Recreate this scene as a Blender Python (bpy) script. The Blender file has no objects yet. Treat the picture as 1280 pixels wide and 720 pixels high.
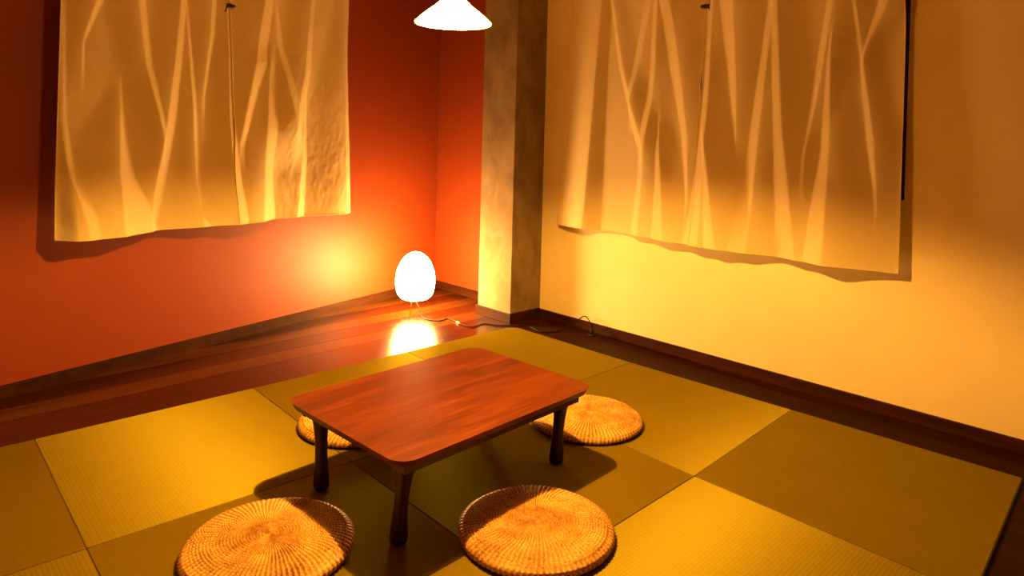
import bpy, bmesh, math, random
from mathutils import Vector, Matrix

SC = bpy.context.scene
COL = SC.collection
PI = math.pi
random.seed(7)

# ----------------------------------------------------------------- helpers
def link(name, bm, mats, parent=None, smooth=False, loc=None, rotz=0.0):
    me = bpy.data.meshes.new(name)
    bm.normal_update()
    bm.to_mesh(me); bm.free()
    if not isinstance(mats, (list, tuple)):
        mats = [mats]
    for m in mats:
        me.materials.append(m)
    if smooth:
        for p in me.polygons:
            p.use_smooth = True
    o = bpy.data.objects.new(name, me)
    COL.objects.link(o)
    if parent is not None:
        o.parent = parent
    if loc is not None:
        o.location = loc
    if rotz:
        o.rotation_euler = (0, 0, rotz)
    return o

def tag(o, label=None, cat=None, group=None, kind=None):
    if label: o['label'] = label
    if cat: o['category'] = cat
    if group: o['group'] = group
    if kind: o['kind'] = kind
    return o

def thing(name, label, cat, loc=(0, 0, 0), rotz=0.0, group=None):
    o = bpy.data.objects.new(name, None)
    o.empty_display_size = 0.1
    COL.objects.link(o)
    o.location = loc
    o.rotation_euler = (0, 0, rotz)
    return tag(o, label, cat, group)

def struct(name, bm, mats, smooth=False):
    return tag(link(name, bm, mats, smooth=smooth), kind='structure')

def add_box(bm, lo, hi, M=None, mi=0, bevel=0.0):
    r = bmesh.ops.create_cube(bm, size=1.0)
    vs = r['verts']
    c = [(lo[i] + hi[i]) / 2 for i in range(3)]
    s = [hi[i] - lo[i] for i in range(3)]
    for v in vs:
        v.co = Vector((c[0] + v.co.x * s[0], c[1] + v.co.y * s[1], c[2] + v.co.z * s[2]))
    fs = list({f for v in vs for f in v.link_faces})
    for f in fs:
        f.material_index = mi
    if bevel > 0:
        es = list({e for v in vs for e in v.link_edges})
        rb = bmesh.ops.bevel(bm, geom=es, offset=bevel, segments=2, affect='EDGES', profile=0.5)
        vs = list({v for f in rb['faces'] for v in f.verts} | {v for v in vs if v.is_valid})
        for f in rb['faces']:
            f.material_index = mi
    if M is not None:
        for v in vs:
            v.co = M @ v.co
    return vs

def add_lathe(bm, prof, n=32, center=(0, 0, 0), cap0=True, cap1=True, shape=None):
    """prof: list of (r, z) or (r, z, dx, dy)"""
    rings = []
    for p in prof:
        r, z = p[0], p[1]
        dx, dy = (p[2], p[3]) if len(p) > 3 else (0, 0)
        ring = []
        for k in range(n):
            a = 2 * PI * k / n
            m = shape(a) if shape else 1.0
            ring.append(bm.verts.new((center[0] + dx + r * m * math.cos(a), center[1] + dy + r * m * math.sin(a), center[2] + z)))
        rings.append(ring)
    for i in range(len(rings) - 1):
        for k in range(n):
            k2 = (k + 1) % n
            bm.faces.new((rings[i][k], rings[i][k2], rings[i + 1][k2], rings[i + 1][k]))
    if cap0: bm.faces.new(list(reversed(rings[0])))
    if cap1: bm.faces.new(rings[-1])
    return rings

def smooth_path(pts, sub=6):
    P = [Vector(p) for p in pts]
    out = []
    for i in range(len(P) - 1):
        p0 = P[max(i - 1, 0)]; p1 = P[i]; p2 = P[i + 1]; p3 = P[min(i + 2, len(P) - 1)]
        for k in range(sub):
            t = k / sub
            out.append(0.5 * ((2 * p1) + (p2 - p0) * t + (2 * p0 - 5 * p1 + 4 * p2 - p3) * t * t + (-p0 + 3 * p1 - 3 * p2 + p3) * t ** 3))
    out.append(P[-1])
    return out

def add_tube(bm, pts, r, n=8):
    rings = []
    up = Vector((0, 0, 1))
    prev = None
    for i, p in enumerate(pts):
        p = Vector(p)
        t = (Vector(pts[min(i + 1, len(pts) - 1)]) - Vector(pts[max(i - 1, 0)])).normalized()
        if prev is None:
            a = up if abs(t.z) < 0.9 else Vector((1, 0, 0))
            x = t.cross(a).normalized()
        else:
            x = (prev - t * prev.dot(t)).normalized()
        prev = x
        y = t.cross(x)
        rings.append([bm.verts.new(p + (x * math.cos(2 * PI * k / n) + y * math.sin(2 * PI * k / n)) * r) for k in range(n)])
    for i in range(len(rings) - 1):
        for k in range(n):
            k2 = (k + 1) % n
            bm.faces.new((rings[i][k], rings[i][k2], rings[i + 1][k2], rings[i + 1][k]))
    bm.faces.new(list(reversed(rings[0]))); bm.faces.new(rings[-1])

def poly_prism(bm, pts, z0, z1, mi=0):
    lo = [bm.verts.new((x, y, z0)) for x, y in pts]
    hi = [bm.verts.new((x, y, z1)) for x, y in pts]
    fs = [bm.faces.new(hi), bm.faces.new(list(reversed(lo)))]
    n = len(pts)
    for k in range(n):
        k2 = (k + 1) % n
        fs.append(bm.faces.new((lo[k], lo[k2], hi[k2], hi[k])))
    for f in fs: f.material_index = mi
    return lo, hi, fs

# --------------------------------------------------------------- materials
class NT:
    def __init__(self, name):
        self.m = bpy.data.materials.new(name)
        self.m.use_nodes = True
        self.t = self.m.node_tree
        self.t.nodes.clear()
        self.out = self.n('ShaderNodeOutputMaterial')
    def n(self, typ, **kw):
        nd = self.t.nodes.new(typ)
        for k, v in kw.items():
            if k.startswith('i_'):
                nd.inputs[k[2:].replace('_', ' ')].default_value = v
            else:
                setattr(nd, k, v)
        return nd
    def l(self, a, b):
        self.t.links.new(a, b)
    def coord(self, which='Object', scale=(1, 1, 1), rot=(0, 0, 0)):
        tc = self.n('ShaderNodeTexCoord')
        mp = self.n('ShaderNodeMapping')
        mp.inputs['Scale'].default_value = scale
        mp.inputs['Rotation'].default_value = rot
        self.l(tc.outputs[which], mp.inputs['Vector'])
        return mp.outputs['Vector']
    def noise(self, vec, scale, detail=4, rough=0.55, dist=0.0):
        nd = self.n('ShaderNodeTexNoise')
        nd.inputs['Scale'].default_value = scale
        nd.inputs['Detail'].default_value = detail
        nd.inputs['Roughness'].default_value = rough
        nd.inputs['Distortion'].default_value = dist
        self.l(vec, nd.inputs['Vector'])
        return nd.outputs['Fac']
    def ramp(self, fac, stops):
        nd = self.n('ShaderNodeValToRGB')
        e = nd.color_ramp.elements
        while len(e) < len(stops): e.new(0.5)
        for el, (p, c) in zip(e, stops):
            el.position = p; el.color = (c[0], c[1], c[2], 1)
        self.l(fac, nd.inputs['Fac'])
        return nd.outputs['Color']
    def math(self, op, a, b=None, c=None):
        nd = self.n('ShaderNodeMath', operation=op)
        for i, v in enumerate((a, b, c)):
            if v is None: continue
            if isinstance(v, (int, float)): nd.inputs[i].default_value = v
            else: self.l(v, nd.inputs[i])
        return nd.outputs[0]
    def bump(self, h, strength=0.3, dist=0.01):
        nd = self.n('ShaderNodeBump')
        nd.inputs['Strength'].default_value = strength
        nd.inputs['Distance'].default_value = dist
        self.l(h, nd.inputs['Height'])
        return nd.outputs['Normal']
    def principled(self, color, rough=0.6, spec=0.5, normal=None, **kw):
        p = self.n('ShaderNodeBsdfPrincipled')
        if isinstance(color, tuple): p.inputs['Base Color'].default_value = (*color[:3], 1)
        else: self.l(color, p.inputs['Base Color'])
        if isinstance(rough, (int, float)): p.inputs['Roughness'].default_value = rough
        else: self.l(rough, p.inputs['Roughness'])
        p.inputs['Specular IOR Level'].default_value = spec
        for k, v in kw.items():
            p.inputs[k].default_value = v
        if normal is not None: self.l(normal, p.inputs['Normal'])
        return p
    def done(self, shader):
        self.l(shader.outputs[0] if hasattr(shader, 'outputs') else shader, self.out.inputs['Surface'])
        return self.m

def mat_plaster(name, c, var=0.06, rough=0.75, spec=0.25, bump=0.15):
    N = NT(name)
    v = N.coord()
    f = N.noise(v, 3.0, 6, 0.6)
    col = N.ramp(f, [(0.3, tuple(x * (1 - var) for x in c)), (0.7, tuple(min(1, x * (1 + var)) for x in c))])
    h = N.noise(v, 60.0, 5, 0.6)
    return N.done(N.principled(col, rough, spec, N.bump(h, bump, 0.004)))

def mat_concrete():
    N = NT('rough concrete')
    v = N.coord(scale=(1, 1, 0.6))
    f = N.noise(v, 7.0, 8, 0.62, 0.3)
    col = N.ramp(f, [(0.25, (0.14, 0.10, 0.05)), (0.5, (0.22, 0.165, 0.09)), (0.8, (0.30, 0.235, 0.14))])
    h = N.noise(v, 45.0, 6, 0.7)
    return N.done(N.principled(col, 0.85, 0.2, N.bump(h, 0.35, 0.006)))

def mat_wood(name, axis, dark, mid, light, rough=0.3, spec=0.5, fine=1.0, bump=0.06, wav=0.12, knots=0.0):
    """procedural grain running along the given axis (0 = x, 1 = y, 2 = z)"""
    N = NT(name)
    sc = [7.0, 7.0, 7.0]; sc[axis] = 0.55
    v = N.coord(scale=tuple(s * fine for s in sc))
    w = N.noise(v, 1.6, 5, 0.6, 0.9)
    sc2 = [60.0, 60.0, 60.0]; sc2[axis] = 1.8
    v2 = N.coord(scale=tuple(s * fine for s in sc2))
    g = N.noise(v2, 1.5, 4, 0.65, 0.2)
    f = N.math('ADD', N.math('MULTIPLY', w, 0.55), N.math('MULTIPLY', g, 0.45))
    col = N.ramp(f, [(0.30, dark), (0.5, mid), (0.70, light)])
    if knots:
        sc3 = [7.5, 7.5, 7.5]; sc3[axis] = 4.2
        vo = N.n('ShaderNodeTexVoronoi'); vo.inputs['Scale'].default_value = 1.0
        nz = N.n('ShaderNodeVectorMath', operation='ADD')
        N.l(N.coord(scale=tuple(sc3)), nz.inputs[0]); N.l(w, nz.inputs[1]); N.l(nz.outputs[0], vo.inputs['Vector'])
        kn = N.ramp(vo.outputs['Distance'], [(0.05, (0.25, 0.2, 0.2)), (0.16, (1, 1, 1))])
        mk = N.n('ShaderNodeMix', data_type='RGBA', blend_type='MULTIPLY'); mk.inputs['Factor'].default_value = knots
        N.l(col, mk.inputs['A']); N.l(kn, mk.inputs['B']); col = mk.outputs['Result']
    r = N.math('ADD', N.math('MULTIPLY', g, wav), rough - wav / 2)
    return N.done(N.principled(col, r, spec, N.bump(g, bump, 0.003)))

def mat_tatami(name, rush_axis):
    """woven rush: ribs run across the rushes, rushes shine like fibres"""
    N = NT(name)
    tc = N.n('ShaderNodeTexCoord')
    sep = N.n('ShaderNodeSeparateXYZ')
    N.l(tc.outputs['Object'], sep.inputs[0])
    along = sep.outputs[rush_axis]       # along the rushes: the ribs repeat this way
    across = sep.outputs[1 - rush_axis]
    rib = N.math('ABSOLUTE', N.math('SINE', N.math('MULTIPLY', along, PI / 0.0115)))
    ribc = N.math('POWER', rib, 0.5)
    # rushes: thin streaks stretched along the rush axis
    mp = N.n('ShaderNodeMapping')
    s = [420.0, 420.0, 1.0]; s[rush_axis] = 14.0
    mp.inputs['Scale'].default_value = s
    N.l(tc.outputs['Object'], mp.inputs['Vector'])
    streak = N.noise(mp.outputs['Vector'], 1.0, 2, 0.5)
    big = N.noise(tc.outputs['Object'], 4.0, 4, 0.6)
    f = N.math('ADD', N.math('MULTIPLY', streak, 0.6), N.math('MULTIPLY', big, 0.4))
    col = N.ramp(f, [(0.3, TAT[0]), (0.7, TAT[1])])
    mix = N.n('ShaderNodeMix', data_type='RGBA', blend_type='MULTIPLY')
    mix.inputs['Factor'].default_value = 0.30
    N.l(col, mix.inputs['A'])
    rg = N.ramp(ribc, [(0.15, (0.1, 0.1, 0.1)), (0.8, (1, 1, 1))])
    N.l(rg, mix.inputs['B'])
    nrm = N.bump(N.math('ADD', ribc, N.math('MULTIPLY', streak, 0.4)), 0.5, 0.002)
    dif = N.n('ShaderNodeBsdfDiffuse')
    N.l(mix.outputs['Result'], dif.inputs['Color']); N.l(nrm, dif.inputs['Normal'])
    gl = N.n('ShaderNodeBsdfAnisotropic')
    gl.distribution = 'GGX'
    gl.inputs['Color'].default_value = (*TAT_GLOSS, 1)
    gl.inputs['Roughness'].default_value = TAT_R
    gl.inputs['Anisotropy'].default_value = TAT_AN
    tg = N.n('ShaderNodeCombineXYZ')
    tg.inputs[rush_axis].default_value = 1.0    # the shine runs across the rushes
    N.l(tg.outputs[0], gl.inputs['Tangent'])
    add = N.n('ShaderNodeMixShader'); add.inputs[0].default_value = TAT_MIX
    N.l(dif.outputs[0], add.inputs[1]); N.l(gl.outputs[0], add.inputs[2])
    return N.done(add)

def mat_cloth():
    N = NT('thin linen cloth')
    v = N.coord('Object')
    wv = N.noise(N.coord(scale=(900, 900, 60)), 1.0, 2, 0.5)
    wh = N.noise(N.coord(scale=(60, 60, 900)), 1.0, 2, 0.5)
    f = N.math('ADD', N.math('MULTIPLY', wv, 0.5), N.math('MULTIPLY', wh, 0.5))
    col = N.ramp(f, [(0.3, tuple(c * .92 for c in CLOTH)), (0.7, CLOTH)])
    cr = N.noise(v, 14.0, 5, 0.6, 0.5)
    h = N.math('ADD', N.math('MULTIPLY', f, 0.15), cr)
    nrm = N.bump(h, 0.25, 0.012)
    d = N.n('ShaderNodeBsdfDiffuse'); t = N.n('ShaderNodeBsdfTranslucent')
    for s in (d, t):
        N.l(col, s.inputs['Color']); N.l(nrm, s.inputs['Normal'])
    mx = N.n('ShaderNodeMixShader'); mx.inputs[0].default_value = 0.22
    N.l(d.outputs[0], mx.inputs[1]); N.l(t.outputs[0], mx.inputs[2])
    return N.done(mx)

def mat_straw():
    N = NT('woven straw')
    tc = N.coord('Object')
    f = N.noise(tc, 140.0, 5, 0.7, 0.4)
    f2 = N.noise(tc, 9.0, 3, 0.6)
    # stitched ribs and coils as in the relief, gap shade painted into the colour
    sp = N.n('ShaderNodeSeparateXYZ'); N.l(tc, sp.inputs[0])
    th = N.math('ARCTAN2', sp.outputs[1], sp.outputs[0])
    rad = N.math('SQRT', N.math('ADD', N.math('MULTIPLY', sp.outputs[0], sp.outputs[0]), N.math('MULTIPLY', sp.outputs[1], sp.outputs[1])))
    coil = N.math('ADD', N.math('MULTIPLY', rad, 25.0 / 0.211), N.math('MULTIPLY', th, 1 / (2 * PI)))
    rib = N.math('COSINE', N.math('ADD', N.math('MULTIPLY', th, 88.0), N.math('ADD', N.math('MULTIPLY', N.math('FLOOR', coil), 0.35), N.math('MULTIPLY', rad, 0.9 / 0.211))))
    gap = N.math('ABSOLUTE', N.math('SINE', N.math('MULTIPLY', coil, PI)))
    wv = N.math('ADD', N.math('MULTIPLY', rib, 0.065), N.math('MULTIPLY', gap, 0.045))
    f = N.math('ADD', N.math('ADD', N.math('MULTIPLY', f, 0.62), N.math('MULTIPLY', f2, 0.34)), wv)
    col = N.ramp(f, [(0.37, STRAW[0]), (0.5, STRAW[1]), (0.64, STRAW[2])])
    h = N.noise(tc, 260.0, 3, 0.6)
    return N.done(N.principled(col, 0.55, 0.35, N.bump(h, 0.4, 0.002)))

def mat_emit(name, col, s):
    N = NT(name)
    e = N.n('ShaderNodeEmission')
    e.inputs['Color'].default_value = (*col, 1); e.inputs['Strength'].default_value = s
    return N.done(e)

def mat_simple(name, col, rough=0.5, spec=0.5, metallic=0.0):
    N = NT(name)
    f = N.noise(N.coord(), 40.0, 3, 0.5)
    c = N.ramp(f, [(0.3, tuple(x * .88 for x in col)), (0.7, col)])
    return N.done(N.principled(c, rough, spec, Metallic=metallic))

# ------------------------------------------------------------------ tuning
TAT = [(0.165, 0.128, 0.005), (0.225, 0.172, 0.008)]
TAT_GLOSS = (0.40, 0.40, 0.04); TAT_R = 0.74; TAT_AN = 0.70; TAT_MIX = 0.30
CLOTH = (0.82, 0.74, 0.44)
STRAW = [(0.17, 0.065, 0.005), (0.46, 0.26, 0.045), (0.78, 0.55, 0.16)]
BULB = ((1.0, 0.42, 0.055), 13000.0)
SHADE = ((1.0, 0.36, 0.045), 54.0)
EGG = ((1.0, 0.49, 0.14), 88.0)
EXPO = 1.18

M_red = mat_plaster('terracotta red plaster', (0.215, 0.032, 0.001), 0.05, 0.58, 0.45, 0.05)
M_cream = mat_plaster('cream plaster', (0.82, 0.75, 0.45), 0.04, 0.8, 0.2, 0.2)
M_concrete = mat_concrete()
M_board = [mat_wood('dark floor board', 1, (0.010, 0.0016, 0.0003), (0.030, 0.006, 0.001), (0.060, 0.014, 0.002), 0.24, 0.28),
           mat_wood('reddish floor board', 1, (0.022, 0.005, 0.001), (0.060, 0.019, 0.002), (0.12, 0.046, 0.006), 0.24, 0.28)]
M_boardx = mat_wood('dark border board', 0, (0.008, 0.0014, 0.0003), (0.022, 0.005, 0.001), (0.042, 0.011, 0.002), 0.5, 0.04)
M_trimy = mat_wood('brown skirting wood', 1, (0.012, 0.0035, 0.0006), (0.030, 0.010, 0.002), (0.06, 0.022, 0.005), 0.5, 0.12)
M_trimx = mat_wood('brown skirting timber', 0, (0.013, 0.0030, 0.0005), (0.032, 0.0085, 0.0013), (0.062, 0.019, 0.003), 0.5, 0.12)
M_ceil = mat_plaster('brown plaster ceiling', (0.40, 0.26, 0.12), 0.05)
M_table = mat_wood('red brown table wood', 1, (0.028, 0.004, 0.0005), (0.098, 0.019, 0.001), (0.185, 0.042, 0.003), 0.42, 0.28, 1.7, 0.03, knots=0.55)
M_leg = mat_wood('dark turned wood', 2, (0.012, 0.002, 0.0004), (0.026, 0.005, 0.0008), (0.045, 0.010, 0.0015), 0.36, 0.35)
M_tat = [mat_tatami('rush mat lengthwise', 0), mat_tatami('rush mat crosswise', 1)]
M_cloth = mat_cloth()
M_hem = M_cloth
M_straw = mat_straw()
M_bulb = mat_emit('glowing bulb', *BULB)
M_shade = mat_emit('glowing pendant shade', *SHADE)
M_egg = mat_emit('glowing paper shade', *EGG)
M_wire = mat_simple('dark wire', (0.05, 0.03, 0.02), 0.4, 0.5, 0.8)
M_cord = mat_simple('brown cord', (0.012, 0.004, 0.002), 0.6, 0.15)
M_white = mat_simple('off white plastic', (0.7, 0.62, 0.5), 0.35)
M_black = mat_simple('black plastic', (0.012, 0.007, 0.005), 0.5, 0.15)
M_clip = mat_simple('dark metal clip', (0.05, 0.03, 0.025), 0.4, 0.5, 0.6)
M_glassdark = mat_simple('dark night glass', (0.006, 0.004, 0.004), 0.1)
M_frame = mat_wood('dark window frame', 2, (0.01, 0.003, 0.002), (0.02, 0.006, 0.003), (0.035, 0.01, 0.005), 0.4)
M_rod = mat_wood('curtain rod wood', 0, (0.15, 0.06, 0.02), (0.25, 0.1, 0.035), (0.35, 0.15, 0.05), 0.5)

# ------------------------------------------------------------ room setting
A = Vector((-0.600, -2.600, 0)); B = Vector((-1.265, 0.310, 0))
WD = (B - A).normalized(); WN = Vector((WD.y, -WD.x, 0))   # along the red wall, into the room
def on_left(s, off, z): return A + WD * s + WN * off + Vector((0, 0, z))
H = 2.55; YW = 0.31; XR = 4.0; YN = -4.0
S0 = (YN - A.y) / WD.y

def wall_box(name, p0, p1, z0, z1, out, mat):
    bm = bmesh.new()
    p0 = Vector(p0); p1 = Vector(p1); o = Vector(out)
    poly_prism(bm, [(p0.x, p0.y), (p1.x, p1.y), (p1.x + o.x, p1.y + o.y), (p0.x + o.x, p0.y + o.y)], z0, z1)
    bmesh.ops.recalc_face_normals(bm, faces=bm.faces)
    return struct(name, bm, mat)

pA = on_left(S0, 0, 0)
wall_box('wall_left', (pA.x, pA.y, 0), (B.x, B.y, 0), 0, H, (-0.12, 0, 0), M_red)
wall_box('wall_back', (B.x - 0.12, YW, 0), (-0.27, YW, 0), 0, H, (0, 0.12, 0), M_red)
wall_box('wall_near', (pA.x - 0.12, YN, 0), (XR, YN, 0), 0, H, (0, -0.12, 0), M_red)
wall_box('wall_side', (XR, YN - 0.12, 0), (XR, YW + 0.12, 0), 0, H, (0.12, 0, 0), M_red)
# cream wall with a window opening behind the curtain
WX0, WX1, WZ0, WZ1 = 0.32, 2.045, 0.955, 2.12
bm = bmesh.new()
for lo, hi in (((-0.27, YW, 0), (WX0, YW + 0.12, H)), ((WX1, YW, 0), (XR, YW + 0.12, H)),
               ((WX0, YW, 0), (WX1, YW + 0.12, WZ0)), ((WX0, YW, WZ1), (WX1, YW + 0.12, H))):
    add_box(bm, lo, hi)
bmesh.ops.remove_doubles(bm, verts=bm.verts, dist=1e-5)
struct('wall_right', bm, M_cream)
# window: dark frame and night panes in the opening
win = tag(thing('window_1', None, None), kind='structure')
bm = bmesh.new()
fy0, fy1 = YW + 0.015, YW + 0.07
add_box(bm, (WX0, fy0, WZ0), (WX0 + 0.05, fy1, WZ1)); add_box(bm, (WX1 - 0.05, fy0, WZ0), (WX1, fy1, WZ1))
add_box(bm, (WX0, fy0, WZ0), (WX1, fy1, WZ0 + 0.05)); add_box(bm, (WX0, fy0, WZ1 - 0.05), (WX1, fy1, WZ1))
add_box(bm, ((WX0 + WX1) / 2 - 0.03, fy0, WZ0), ((WX0 + WX1) / 2 + 0.03, fy1, WZ1))
link('window_frame', bm, M_frame, win)
bm = bmesh.new(); add_box(bm, (WX0 + 0.04, YW + 0.04, WZ0 + 0.04), (WX1 - 0.04, YW + 0.048, WZ1 - 0.04))
link('pane', bm, M_glassdark, win)

bm = bmesh.new()
add_box(bm, (-2.2, YN - 0.12, H), (XR + 0.12, YW + 0.12, H + 0.1))
struct('ceiling', bm, M_ceil)

# floor: boards along the red wall run with it, a border runs along the cream wall
bm = bmesh.new()
def quad(pts, mi, z=0.0):
    f = bm.faces.new([bm.verts.new((x, y, z)) for x, y in pts]); f.material_index = mi
MX, MY = -0.02, -0.02
def wx(y): return A.x + WD.x / WD.y * (y - A.y)
g = 0.0012
edges = [-2.3, -1.28, -1.12, -0.97, -0.80, -0.655, -0.49, -0.335, MX + 0.03]
tones = [0, 0, 1, 0, 1, 0, 1, 0]
for k in range(len(edges) - 1):
    x0, x1 = edges[k], edges[k + 1]
    quad([(x0 + g, YN), (x1 - g, YN), (x1 - g, YW), (x0 + g, YW)], tones[k])
for y0, y1 in ((MY - 0.06, 0.095), (0.095, 0.225), (0.225, YW)):
    quad([(MX + 0.031, y0 + g), (XR, y0 + g), (XR, y1 - g), (MX + 0.031, y1 - g)], 2)
quad([(MX + 0.031, YN), (XR, YN), (XR, MY - 0.061), (MX + 0.031, MY - 0.061)], 2)
quad([(-2.3, YN), (XR, YN), (XR, YW), (-2.3, YW)], 3, -0.004)
for x0, x1, y0, y1, mi in ((1.752, 2.58, -2.53, -1.722, 4), (1.722, 2.575, -3.35, -2.535, 5), (0.848, 1.718, -3.345, -2.522, 4), (-0.04, 0.842, -3.335, -2.5, 5)):
    if x0 > 1: quad([(x0, y0), (x1, y0), (x1, y1), (x0, y1)], mi, 0.0135)
struct('floor', bm, [M_board[0], M_board[1], M_boardx, M_black, M_tat[1], M_tat[0]])

# skirting boards
bm = bmesh.new()
p0 = on_left(S0, 0, 0); p1 = B; q1 = B + WN * 0.012; q0 = p0 + WN * 0.012
poly_prism(bm, [(p0.x, p0.y), (q0.x, q0.y), (q1.x, YW), (p1.x, p1.y)], 0, 0.060)
bmesh.ops.recalc_face_normals(bm, faces=bm.faces)
struct('baseboard_left', bm, M_trimy)
PX0, PX1, PY0 = -0.432, -0.118, 0.035
bm = bmesh.new(); add_box(bm, (B.x + 0.013, YW - 0.012, 0), (-0.425, YW, 0.055)); struct('baseboard_back', bm, M_trimx)
bm = bmesh.new(); add_box(bm, (PX1 + 0.0005, YW - 0.013, 0), (XR, YW, 0.055)); struct('baseboard_right', bm, M_trimx)
# pillar
PX0, PX1, PY0 = -0.432, -0.118, 0.035
bm = bmesh.new(); add_box(bm, (PX0, PY0, 0), (PX1, YW, H), bevel=0.004)
struct('pillar', bm, M_concrete)
bm = bmesh.new()
t = 0.012
add_box(bm, (PX0 - t, PY0 - t, 0), (PX1 + t, PY0, 0.062), bevel=0.002)
add_box(bm, (PX0 - t, PY0, 0), (PX0, YW - 0.013, 0.062)); add_box(bm, (PX1, PY0, 0), (PX1 + t, YW - 0.014, 0.062))
struct('baseboard_pillar', bm, M_trimx)
bm = bmesh.new(); add_box(bm, (WX1 + 0.03, YW - 0.012, 1.822), (XR, YW, 1.86), bevel=0.002)
struct('trim_1', bm, M_cream)

# ------------------------------------------------------------- tatami mats
GX = {0: [-0.022, 0.868, 1.712, 2.535], 1: [-0.024, 0.872, 1.745, 2.575], 2: [-0.030, 0.875, 1.752, 2.59],
      3: [-0.043, 0.843, 1.72, 2.58], 4: [-0.05, 0.82, 1.70, 2.57]}
GY = {0: [-0.030, -0.026, 0.003, 0.029], 1: [-0.830, -0.846, -0.859, -0.865], 2: [-1.670, -1.703, -1.715, -1.72],
      3: [-2.494, -2.514, -2.53, -2.54], 4: [-3.33, -3.34, -3.35, -3.36]}
MT = 0.014
def mat_piece(i, j, label):
    c = [(GX[i][j], GY[i][j]), (GX[i][j + 1], GY[i][j + 1]), (GX[i + 1][j + 1], GY[i + 1][j + 1]), (GX[i + 1][j], GY[i + 1][j])]
    ctr = Vector((sum(p[0] for p in c) / 4, sum(p[1] for p in c) / 4, 0))
    corner_r = [0.006] * 4
    if (i, j) == (0, 0): corner_r[0] = 0.075
    pts = []
    for k in range(4):
        p = Vector((*c[k], 0)); a = Vector((*c[k - 1], 0)); b = Vector((*c[(k + 1) % 4], 0))
        da = (a - p).normalized(); db = (b - p).normalized(); r = corner_r[k]
        ns = 8 if r > 0.02 else 3
        inset = (da + db) * 0.0005
        for q in range(ns + 1):
            u = q / ns
            pp = (p + da * r) * (1 - u) ** 2 + p * 2 * u * (1 - u) + (p + db * r) * u ** 2 + inset - ctr
            pts.append((pp.x, pp.y))
    pts = pts[::-1]
    bm = bmesh.new()
    lo, hi, fs = poly_prism(bm, pts, 0.0005, MT)
    es = [e for e in fs[0].edges]
    bmesh.ops.bevel(bm, geom=es, offset=0.0018, segments=2, affect='EDGES')
    bmesh.ops.recalc_face_normals(bm, faces=bm.faces)
    o = link('tatami_mat', bm, M_tat[(i + j + 1) % 2], loc=ctr)
    return tag(o, label, 'tatami mat', 'square tatami mats')
mat_piece(0, 0, 'green tatami mat with a rounded corner in front of the concrete pillar')
mat_piece(0, 1, 'bright yellow-green tatami mat beside the cream wall, under the far round cushion')
mat_piece(0, 2, 'dark olive tatami mat in the right-hand corner along the cream wall border')
mat_piece(1, 0, 'dark tatami mat bordering the floor boards, behind the left end of the table')
mat_piece(1, 1, 'tatami mat in the shade beneath the middle and right end of the low table')
mat_piece(1, 2, 'bright ribbed tatami mat at the bottom right, in front of the dark corner mat')
mat_piece(2, 0, 'bright ribbed tatami mat at the left beside the floor boards, beyond the front left cushion')
mat_piece(2, 1, 'shaded tatami mat under the front leg of the table and the front left cushion')
mat_piece(3, 0, 'dark tatami mat at the far left edge, beside the bright ribbed mat')
mat_piece(3, 1, 'sliver of bright ribbed tatami mat in the bottom left corner')
#MORE

# --------------------------------------------------------------- low table
TZ = 0.300
tb = thing('low_table', 'low red-brown wooden table with rounded corners standing on the tatami', 'table', (1.165, -1.513, MT), math.radians(2.4))
def rrect(w, h, r, n=10):
    pts = []
    for cx, cy, a0 in ((w / 2 - r, h / 2 - r, 0), (-w / 2 + r, h / 2 - r, PI / 2), (-w / 2 + r, -h / 2 + r, PI), (w / 2 - r, -h / 2 + r, 1.5 * PI)):
        for k in range(n + 1):
            a = a0 + PI / 2 * k / n
            pts.append((cx + r * math.cos(a), cy + r * math.sin(a)))
    return pts
bm = bmesh.new()
lo, hi, _ = poly_prism(bm, rrect(0.632, 0.868, 0.062), TZ - 0.022 - MT, TZ - MT)
for v in lo:                                   # the edge slopes in underneath
    v.co.x *= 0.965; v.co.y *= 0.975
bmesh.ops.bevel(bm, geom=[e for e in bm.edges if abs(e.verts[0].co.z - e.verts[1].co.z) < 1e-4], offset=0.004, segments=2, affect='EDGES')
bmesh.ops.recalc_face_normals(bm, faces=bm.faces)
o = link('tabletop', bm, M_table, tb, smooth=True)
m = o.modifiers.new('edge', 'EDGE_SPLIT'); m.split_angle = math.radians(35)
AX, AY = 0.268, 0.375; AT = 0.009; z1 = TZ - 0.0225 - MT; z0 = z1 - 0.034
for sx in (1, -1):
    bm = bmesh.new(); add_box(bm, (sx * AX - AT, -AY - 0.012, z0), (sx * AX + AT, AY + 0.012, z1), bevel=0.002); link('apron', bm, M_leg, tb)
for sy in (1, -1):
    bm = bmesh.new(); add_box(bm, (-AX + AT + 0.001, sy * AY - AT, z0), (AX - AT - 0.001, sy * AY + AT, z1), bevel=0.002); link('apron', bm, M_leg, tb)
LT = z0 + 0.020
for sx in (1, -1):
    for sy in (1, -1):
        fx, fy = sx * 0.208, sy * 0.352
        tx, ty = sx * 0.232, sy * 0.346
        bm = bmesh.new()
        prof = [(0.0185, 0.0, 0, 0), (0.0220, 0.004), (0.0232, 0.016), (0.0226, 0.035), (0.0202, 0.065), (0.0180, 0.10), (0.0176, 0.13), (0.0188, 0.165), (0.0215, 0.20), (0.0250, 0.225), (0.0272, LT)]
        prof = [(p[0], p[1], (tx - fx) * (p[1] / LT) ** 1.6, (ty - fy) * (p[1] / LT) ** 1.6) for p in prof]
        add_lathe(bm, prof, 28, (fx, fy, 0), shape=lambda a: 1.0 / (abs(math.cos(a)) ** 3.2 + abs(math.sin(a)) ** 3.2) ** (1 / 3.2))
        o = link('leg', bm, M_leg, tb, smooth=True)

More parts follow.
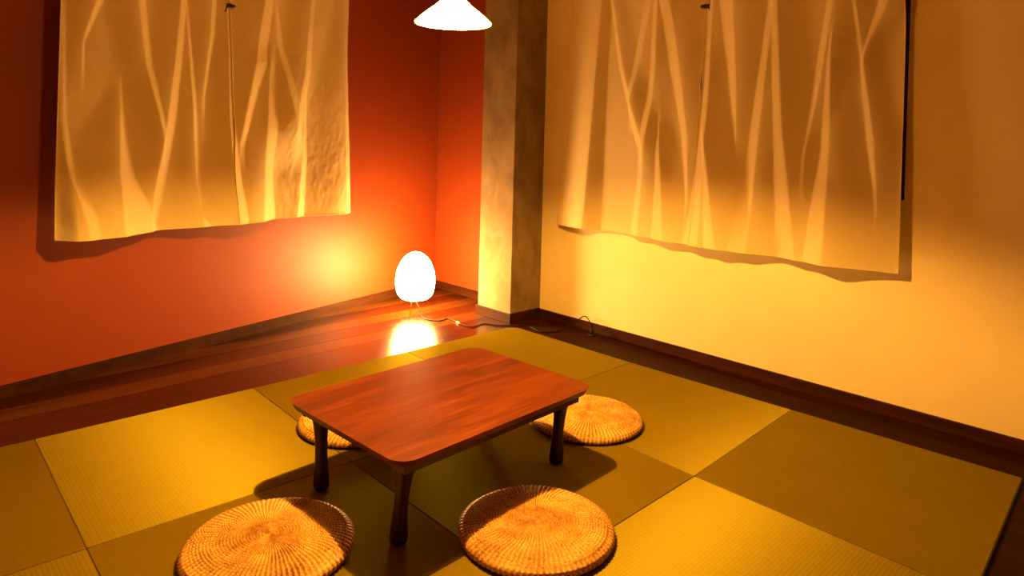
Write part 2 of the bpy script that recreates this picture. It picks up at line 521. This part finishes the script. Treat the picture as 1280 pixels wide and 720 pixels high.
# --------------------------------------------------------- straw cushions
def cushion_mesh():
    bm = bmesh.new()
    R0, nr, nt, ribs, T = 0.211, 96, 704, 88, 0.040
    rings = []
    def prof(u):
        # u 0..1 along top from the centre to the rim, then 1..1.35 around the rim to the floor
        if u <= 1:
            r = R0 * u
            z = T * (1.10 - 0.10 * u ** 2) - 0.010 * u ** 7
            return r, z
        a = (u - 1) / 0.35 * PI * 0.92
        return R0 + 0.017 * math.sin(a) * 1.0 - (0.0 if a < PI / 2 else 0.012 * (1 - math.sin(a))), (T - 0.010) * 0.5 + (T - 0.010) * 0.5 * math.cos(a)
    us = [i / nr for i in range(1, nr + 1)] + [1 + 0.35 * k / 14 for k in range(1, 15)]
    for u in us:
        r, z = prof(u)
        ring = []
        coil = u * 25.0
        for k in range(nt):
            th = 2 * PI * k / nt
            c = coil + th / (2 * PI)                       # the coil spirals outwards
            ci = math.floor(c)
            ridge = abs(math.sin(PI * c))
            tw = 0.35 * ci      # each turn is stitched slightly askew
            st = 0.5 + 0.5 * math.cos(ribs * th + tw + 0.9 * u)
            e = min(1.0, u * 4.0)
            h = (0.0020 * ridge + 0.0048 * st * (0.4 + 0.6 * ridge)) * e * (0.75 + 0.5 * math.sin(ci * 12.9 + k * 0.013) ** 2)
            if u > 1:
                rr, zz = r + h * 0.8, z
            else:
                rr, zz = r, z + h
            ring.append(bm.verts.new((rr * math.cos(th), rr * math.sin(th), zz)))
        rings.append(ring)
    cv = bm.verts.new((0, 0, prof(0)[1]))
    for k in range(nt):
        bm.faces.new((cv, rings[0][k], rings[0][(k + 1) % nt]))
    for i in range(len(rings) - 1):
        for k in range(nt):
            k2 = (k + 1) % nt
            bm.faces.new((rings[i][k], rings[i + 1][k], rings[i + 1][k2], rings[i][k2]))
    bm.faces.new(list(reversed(rings[-1])))
    return bm
c0 = link('floor_cushion', cushion_mesh(), M_straw, smooth=True)
spots = [((1.619, -1.528), 0.3, 'round woven straw cushion in front of the table, half lit, nearest the middle'),
         ((1.178, -2.142), 1.7, 'round woven straw cushion at the front left, cut by the bottom of the picture'),
         ((1.200, -0.793), 3.1, 'round woven straw cushion behind the right end of the table'),
         ((0.612, -1.520), 4.4, 'round woven straw cushion almost hidden behind the left end of the table')]
for k, ((x, y), rz, lab) in enumerate(spots):
    c = c0 if k == 0 else c0.copy()
    if k: COL.objects.link(c)
    c.location = (x, y, MT + 0.0005); c.rotation_euler = (0, 0, rz)
    tag(c, lab, 'cushion', 'straw cushions around the table')

# -------------------------------------------------------- paper floor lamp
LX, LY = -0.665, -0.315
lamp = thing('floor_lamp', 'glowing egg-shaped paper lamp on thin wire legs in the corner', 'lamp', (LX, LY, 0))
bm = bmesh.new()
Z0, ZH = 0.105, 0.312
EGG_W = [(0, .068), (.02, .088), (.06, .103), (.13, .117), (.24, .127), (.36, .131), (.48, .129), (.60, .122), (.70, .112), (.80, .097), (.88, .078), (.94, .057), (.98, .033), (1.0, .012)]
prof = []
for k in range(0, 49):
    u = 1 - (1 - k / 48) ** 1.25
    for (ua, wa), (ub, wb) in zip(EGG_W, EGG_W[1:]):
        if ua <= u <= ub: break
    w = wa + (wb - wa) * (u - ua) / (ub - ua)
    prof.append((w - 0.0012 * abs(math.sin(PI * u * 16)) * (1 if u < 0.97 else 0), Z0 + ZH * u))
add_lathe(bm, prof, 48, cap0=True, cap1=True)
link('paper_shade', bm, M_egg, lamp, smooth=True)
for a in (-0.9, 0.85, 2.4, 4.0):
    bm = bmesh.new()
    add_tube(bm, smooth_path([(0.07 * math.cos(a), 0.07 * math.sin(a), Z0 + 0.004), (0.100 * math.cos(a), 0.100 * math.sin(a), 0.06), (0.118 * math.cos(a), 0.118 * math.sin(a), 0.002)], 4), 0.0017, 6)
    link('leg', bm, M_wire, lamp)
path = [(-0.66, -0.32, 0.105), (-0.62, -0.31, 0.05), (-0.585, -0.318, 0.006), (-0.50, -0.325, 0.004), (-0.435, -0.29, 0.004), (-0.44, -0.215, 0.004), (-0.36, -0.215, 0.004),
        (-0.285, -0.232, 0.004), (-0.195, -0.215, 0.004), (-0.205, -0.11, 0.004), (-0.125, -0.068, 0.004), (-0.062, 0.004, 0.004), (0.02, 0.068, 0.004), (0.13, 0.042, 0.004),
        (0.19, 0.085, 0.004), (0.20, 0.17, 0.006), (0.245, 0.235, 0.045), (0.300, 0.262, 0.095), (0.345, 0.255, 0.085), (0.378, 0.236, 0.05), (0.391, 0.229, 0.028)]
bm = bmesh.new()
add_tube(bm, [tuple(Vector(p) - Vector((LX, LY, 0))) for p in smooth_path(path, 6)], 0.0032, 8)
link('power_cord', bm, M_cord, lamp, smooth=True)
bm = bmesh.new()
add_lathe(bm, [(0.008, 0.0), (0.0095, 0.003), (0.0095, 0.02), (0.006, 0.028), (0.004, 0.034)], 16, (0.391 - LX, 0.229 - LY, 0.012))
link('plug', bm, M_black, lamp, smooth=True)
bm = bmesh.new()
add_box(bm, (-0.018, -0.006, 0), (0.018, 0.006, 0.010), Matrix.Translation((-0.325 - LX, -0.224 - LY, 0.0005)) @ Matrix.Rotation(-0.2, 4, 'Z'), bevel=0.003)
tag(link('inline_switch', bm, M_white, lamp), 'pale inline switch on the cord')
sk = thing('floor_socket', 'small dark socket on the border boards by the cream wall', 'socket', (0.391, 0.229, 0))
bm = bmesh.new(); add_box(bm, (-0.019, -0.016, 0.0003), (0.019, 0.016, 0.0117), bevel=0.003); link('body', bm, M_black, sk)

# ------------------------------------------------------------ pendant lamp
PL = (1.160, -1.520); RZ = 1.566
pend = thing('pendant_lamp', 'white glowing cone pendant lamp hanging over the table', 'lamp', (*PL, RZ))
bm = bmesh.new()
rr = 0.130
outer = [(rr, 0.0), (rr + 0.001, 0.003), (0.112, 0.022), (0.088, 0.042), (0.062, 0.062), (0.044, 0.080), (0.036, 0.096), (0.034, 0.112)]
inner = [(r - 0.003, z - 0.0005) for r, z in reversed(outer)]
inner[-1] = (rr - 0.003, 0.0)
add_lathe(bm, outer + inner, 64, cap0=False, cap1=False)
bm.verts.ensure_lookup_table()
n = 64; L = len(outer + inner)
for k in range(n):
    bm.faces.new((bm.verts[(L - 1) * n + k], bm.verts[(L - 1) * n + (k + 1) % n], bm.verts[(k + 1) % n], bm.verts[k]))
bmesh.ops.recalc_face_normals(bm, faces=bm.faces)
link('lamp_shade', bm, M_shade, pend, smooth=True)
bm = bmesh.new(); bmesh.ops.create_icosphere(bm, subdivisions=2, radius=0.0155, matrix=Matrix.Translation((0, 0, 0.0575)))
link('bulb', bm, M_bulb, pend, smooth=True)
bm = bmesh.new(); add_lathe(bm, [(0.016, 0.071), (0.020, 0.075), (0.020, 0.13), (0.012, 0.145), (0.004, 0.15)], 20)
link('socket', bm, M_black, pend, smooth=True)
bm = bmesh.new(); add_lathe(bm, [(0.0335, 0.108), (0.0335, 0.114), (0.019, 0.128)], 32, cap0=True, cap1=True)
link('shade_cap', bm, M_white, pend, smooth=True)
bm = bmesh.new(); add_tube(bm, [(0, 0, 0.14), (0, 0, H - RZ - 0.02)], 0.003, 8); link('cord', bm, M_cord, pend)
bm = bmesh.new(); add_lathe(bm, [(0.012, H - RZ - 0.03), (0.045, H - RZ - 0.012), (0.048, H - RZ)], 24); link('ceiling_rose', bm, M_white, pend, smooth=True)

# ---------------------------------------------------------- split curtains
RIDGE_R= [[(0.092, 2.07, 0.034), (0.085, 1.511, 0.034), (0.077, 0.796, 0.041)], [(0.395, 2.031, 0.055), (0.344, 1.209, 0.08), (0.302, 0.617, 0.1)], [(0.444, 2.025, 0.018), (0.523, 1.623, 0.023), (0.64, 1.237, 0.034)], [(0.702, 1.992, 0.044), (0.651, 1.722, 0.039), (0.609, 1.469, 0.023)], [(0.778, 1.982, 0.021), (0.754, 1.601, 0.027), (0.702, 1.215, 0.033), (0.637, 0.656, 0.045)], [(0.826, 1.976, 0.042), (0.885, 1.602, 0.051), (0.963, 1.219, 0.035), (0.992, 0.937, 0.015)], [(0.814, 1.239, 0.011), (0.813, 0.947, 0.031), (0.807, 0.654, 0.063)], [(1.101, 1.89, 0.019), (1.099, 1.518, 0.023), (1.081, 1.178, 0.028), (1.026, 0.659, 0.067)], [(1.1, 1.178, 0.014), (1.132, 0.926, 0.028), (1.166, 0.592, 0.055)], [(1.182, 1.93, 0.059), (1.236, 1.511, 0.035), (1.269, 1.182, 0.009)], [(1.437, 1.897, 0.02), (1.412, 1.655, 0.025), (1.359, 1.225, 0.038), (1.298, 0.693, 0.06)], [(1.454, 1.895, 0.024), (1.486, 1.266, 0.032), (1.53, 0.605, 0.07)], [(1.715, 1.862, 0.022), (1.676, 1.567, 0.026), (1.635, 1.229, 0.011)], [(1.732, 1.638, 0.007), (1.709, 1.211, 0.029), (1.669, 0.607, 0.066)], [(1.824, 1.848, 0.01), (1.868, 1.52, 0.013), (1.908, 1.197, 0.023), (1.938, 0.986, 0.01)], [(1.938, 1.833, 0.032), (1.885, 1.644, 0.01)]]
RIDGE_L= [[(0.239, 1.734, 0.013), (0.248, 1.209, 0.019), (0.271, 1.043, 0.026), (0.321, 0.816, 0.034)], [(0.385, 1.761, 0.024), (0.343, 1.61, 0.01)], [(0.573, 1.796, 0.031), (0.617, 1.487, 0.027), (0.682, 1.225, 0.016)], [(0.785, 1.835, 0.025), (0.762, 1.518, 0.029), (0.727, 1.207, 0.037), (0.67, 0.851, 0.04), (0.661, 0.713, 0.024)], [(0.814, 1.841, 0.009), (0.861, 1.315, 0.018), (0.883, 0.943, 0.022), (0.929, 0.672, 0.041)], [(0.956, 1.867, 0.023), (0.951, 1.677, 0.023), (0.925, 1.423, 0.014)], [(0.5, 1.332, 0.011), (0.507, 0.954, 0.052), (0.527, 0.68, 0.131)], [(1.046, 1.824, 0.014), (1.065, 1.24, 0.019), (1.108, 0.677, 0.045)], [(1.265, 1.924, 0.048), (1.217, 1.568, 0.052), (1.145, 1.208, 0.03)], [(1.335, 1.937, 0.027), (1.369, 1.69, 0.033), (1.47, 1.279, 0.046)], [(1.605, 1.987, 0.031), (1.563, 1.552, 0.048), (1.5, 1.266, 0.053)], [(1.307, 1.545, 0.032), (1.29, 0.989, 0.059), (1.282, 0.684, 0.081)], [(1.584, 1.453, 0.012), (1.565, 1.037, 0.03), (1.534, 0.682, 0.042)], [(1.878, 1.95, 0.015), (1.879, 1.424, 0.055), (1.882, 0.665, 0.097)]]

LEFT_EDGE = 0.0
def interp(poly, z):
    """ridge centre start and width at height z; None outside"""
    if z >= poly[0][1]:
        a, b = poly[0], poly[1]
    elif z <= poly[-1][1]:
        a, b = poly[-2], poly[-1]
    else:
        for a, b in zip(poly, poly[1:]):
            if a[1] >= z >= b[1]: break
    t = (a[1] - z) / (a[1] - b[1])
    tc = max(-0.6, min(1.3, t))
    return a[0] + (b[0] - a[0]) * tc, max(0.008, a[2] + (b[2] - a[2]) * tc)

def sstep(x):
    x = max(0.0, min(1.0, x)); return x * x * (3 - 2 * x)

def hash2(i, j):
    v = math.sin(i * 127.1 + j * 311.7) * 43758.5453
    return v - math.floor(v)
def vnoise(x, y):
    i, j = math.floor(x), math.floor(y); fx, fy = sstep(x - i), sstep(y - j)
    return (hash2(i, j) * (1 - fx) + hash2(i + 1, j) * fx) * (1 - fy) + (hash2(i, j + 1) * (1 - fx) + hash2(i + 1, j + 1) * fx) * fy

def cloth_height(s, z, ridges, mirror, zb, ztop, slope, crumple):
    h = 0.0
    for poly in ridges:
        c, w = interp(poly, z)
        mir = mirror or (not mirror and poly[0][0] < 0.43)
        wf = 1.0 if (mir and not mirror) else 1.6; c -= w * (wf - 1) / 2; w *= wf
        # fade beyond the ends seen
        f = 1.0
        zt, zl = poly[0][1], poly[-1][1]
        if z > zt and zt < 1.70: f = sstep(1 - (z - zt) / 0.16)
        if z < zl and zl > zb + 0.08: f = sstep(1 - (zl - z) / 0.34)
        if f <= 0: continue
        d = (s - c) / w
        if mir: d = 1 - d
        k = 2.4 + 0.05 / w
        if d < 0: p = 0.0
        elif d < 1: p = d + 0.25 * (sstep(d) - d)
        else: p = max(0.0, 1 - (d - 1) / k); p = p * p * (3 - 2 * p)
        h += f * slope * w * p
    h *= 0.15 + 0.85 * sstep(abs(s - LEFT_EDGE) / 0.06) if s > LEFT_EDGE else 0.15
    # broad hanging waves, stronger towards the hem
    dn = sstep((1.6 - z) / 1.0)
    h += 0.014 * dn * math.sin(s * 6.5 + 1.3 * math.sin(z * 1.7)) + 0.012 * (vnoise(s * 5.0, z * 1.2) - 0.5)
    if crumple:
        cr = crumple(s, z)
        h += cr * (0.003 * (vnoise(s * 26 + z * 7, z * 13) - 0.5) + 0.0025 * (vnoise(s * 55 - z * 20, z * 30 + s * 14) - 0.5))
    return h

def build_curtain(name, label, gapz, rotz, origin, panels, ridges, mirror, zb, ztop, clip, slope, crumple=None):
    global LEFT_EDGE
    LEFT_EDGE = min(panels[0][0], panels[0][2])
    root = thing(name, label, 'curtain', origin, rotz)
    for (b0, b1, t0, t1, zoff) in panels:      # left and right limits at hem and at top
        def sh(u, z):
            t = (z - zb) / (ztop - zb)
            e0 = b0 + (t0 - b0) * t; e1 = b1 + (t1 - b1) * t
            gp = 0.012 * math.exp(-((z - gapz) / 0.16) ** 2)
            if b0 == panels[0][0]: e1 -= gp
            else: e0 += gp
            return e0 + (e1 - e0) * u
        def pt(u, z):
            s = sh(u, z)
            h = cloth_height(s, z, ridges, mirror, zb, ztop, slope, crumple)
            return (s, -(0.004 + h) - zoff, z)     # protrusion towards the room
        nu = int((b1 - b0) / 0.0045); nz = 130
        bm = bmesh.new()
        grid = []
        for j in range(nz + 1):
            grid.append([bm.verts.new(pt(i / nu, zb + (ztop - zb) * (j / nz))) for i in range(nu + 1)])
        for j in range(nz):
            for i in range(nu):
                bm.faces.new((grid[j][i], grid[j][i + 1], grid[j + 1][i + 1], grid[j + 1][i]))
        pnl = link('panel', bm, M_cloth, root, smooth=True)
        bm = bmesh.new()
        hp = [pt(i / (nu // 3), zb) for i in range(nu // 3 + 1)]
        add_tube(bm, hp, 0.0022, 6)
        for u in (0.0, 1.0):
            add_tube(bm, [pt(u, zb + (ztop - zb) * k / 60) for k in range(61)], 0.0018, 6)
        link('hem', bm, M_hem, pnl, smooth=True)
    # dark clip holding the two panels together
    cs, cz = clip
    ch = cloth_height(cs, cz, ridges, mirror, zb, ztop, slope, crumple)
    bm = bmesh.new()
    sg = -1 if mirror else 1
    add_box(bm, (cs - 0.016, -0.013, cz - 0.012), (cs + 0.016, 0.0, cz + 0.012), Matrix.Translation((0, -ch - 0.008, 0)), bevel=0.004)
    add_lathe(bm, [(0.004, -0.010), (0.013, -0.006), (0.015, 0.0), (0.013, 0.006), (0.004, 0.010)], 14, (cs - 0.018 * sg, -ch - 0.018, cz))
    add_tube(bm, [(cs + 0.014 * sg, -ch - 0.012, cz), (cs + 0.018 * sg, -ch - 0.012, cz - 0.022), (cs + 0.024 * sg, -ch - 0.011, cz - 0.036)], 0.0025, 6)
    link('clip', bm, M_clip, root, smooth=True)
    return root

ZT = 2.28
build_curtain('split_curtain', 'translucent white split curtain hanging over the window in the cream wall', 1.50, 0.0, (0, 0.270, 0),
              [(0.069, 1.066, 0.118, 1.102, 0.0), (1.050, 2.050, 1.090, 2.036, 0.004)], RIDGE_R, False, 0.641, ZT, (1.088, 1.908), 0.55)
# local frame of the red wall: s along the wall, -y into the room
ang = math.atan2(WD.y, WD.x)
def crL(s, z): return sstep((s - 1.25) / 0.25) * sstep((1.9 - z) / 0.7)
build_curtain('split_curtain', 'white cotton split curtain hanging on the terracotta red wall', 1.20, ang, tuple(on_left(0, 0.095, 0)),
              [(0.229, 1.112, 0.246, 1.058, 0.0), (1.092, 1.909, 1.046, 1.925, 0.004)], RIDGE_L, True, 0.679, ZT, (1.051, 1.852), 0.55, crL)
#RODS

# -------------------------------------------------------------------- world
w = bpy.data.worlds.new('night'); SC.world = w
w.use_nodes = True
w.node_tree.nodes['Background'].inputs['Color'].default_value = (0.0, 0.0, 0.0, 1)
w.node_tree.nodes['Background'].inputs['Strength'].default_value = 0.0

# ------------------------------------------------------------------- camera
cam = bpy.data.cameras.new('camera'); co = bpy.data.objects.new('camera', cam); COL.objects.link(co)
F, CY = 850.397, 183.284
cam.sensor_fit = 'HORIZONTAL'; cam.sensor_width = 36.0
cam.lens = F / 1280 * 36.0
cam.shift_y = (CY - 360.0) / 1280.0
yaw, pit, rol = 2.372858, 0.011209, -0.026379
fwd = Vector((math.cos(yaw) * math.cos(pit), math.sin(yaw) * math.cos(pit), -math.sin(pit)))
right = Vector((math.sin(yaw), -math.cos(yaw), 0)); down = fwd.cross(right)
r2 = right * math.cos(rol) + down * math.sin(rol); d2 = -right * math.sin(rol) + down * math.cos(rol)
Mx = Matrix.Identity(4)
for i in range(3):
    Mx[i][0] = r2[i]; Mx[i][1] = -d2[i]; Mx[i][2] = -fwd[i]
Mx.translation = Vector((2.9840, -2.9887, 1.1778))
co.matrix_world = Mx
cam.clip_start = 0.02
SC.camera = co

# ------------------------------------------------------------------- output
SC.view_settings.view_transform = 'Standard'
SC.view_settings.look = 'None'
SC.view_settings.gamma = 1.0
SC.view_settings.use_curve_mapping = False
SC.view_settings.exposure = EXPO
SC.cycles.use_denoising = True
SC.cycles.max_bounces = 10
SC.cycles.diffuse_bounces = 6
SC.cycles.sample_clamp_indirect = 12.0
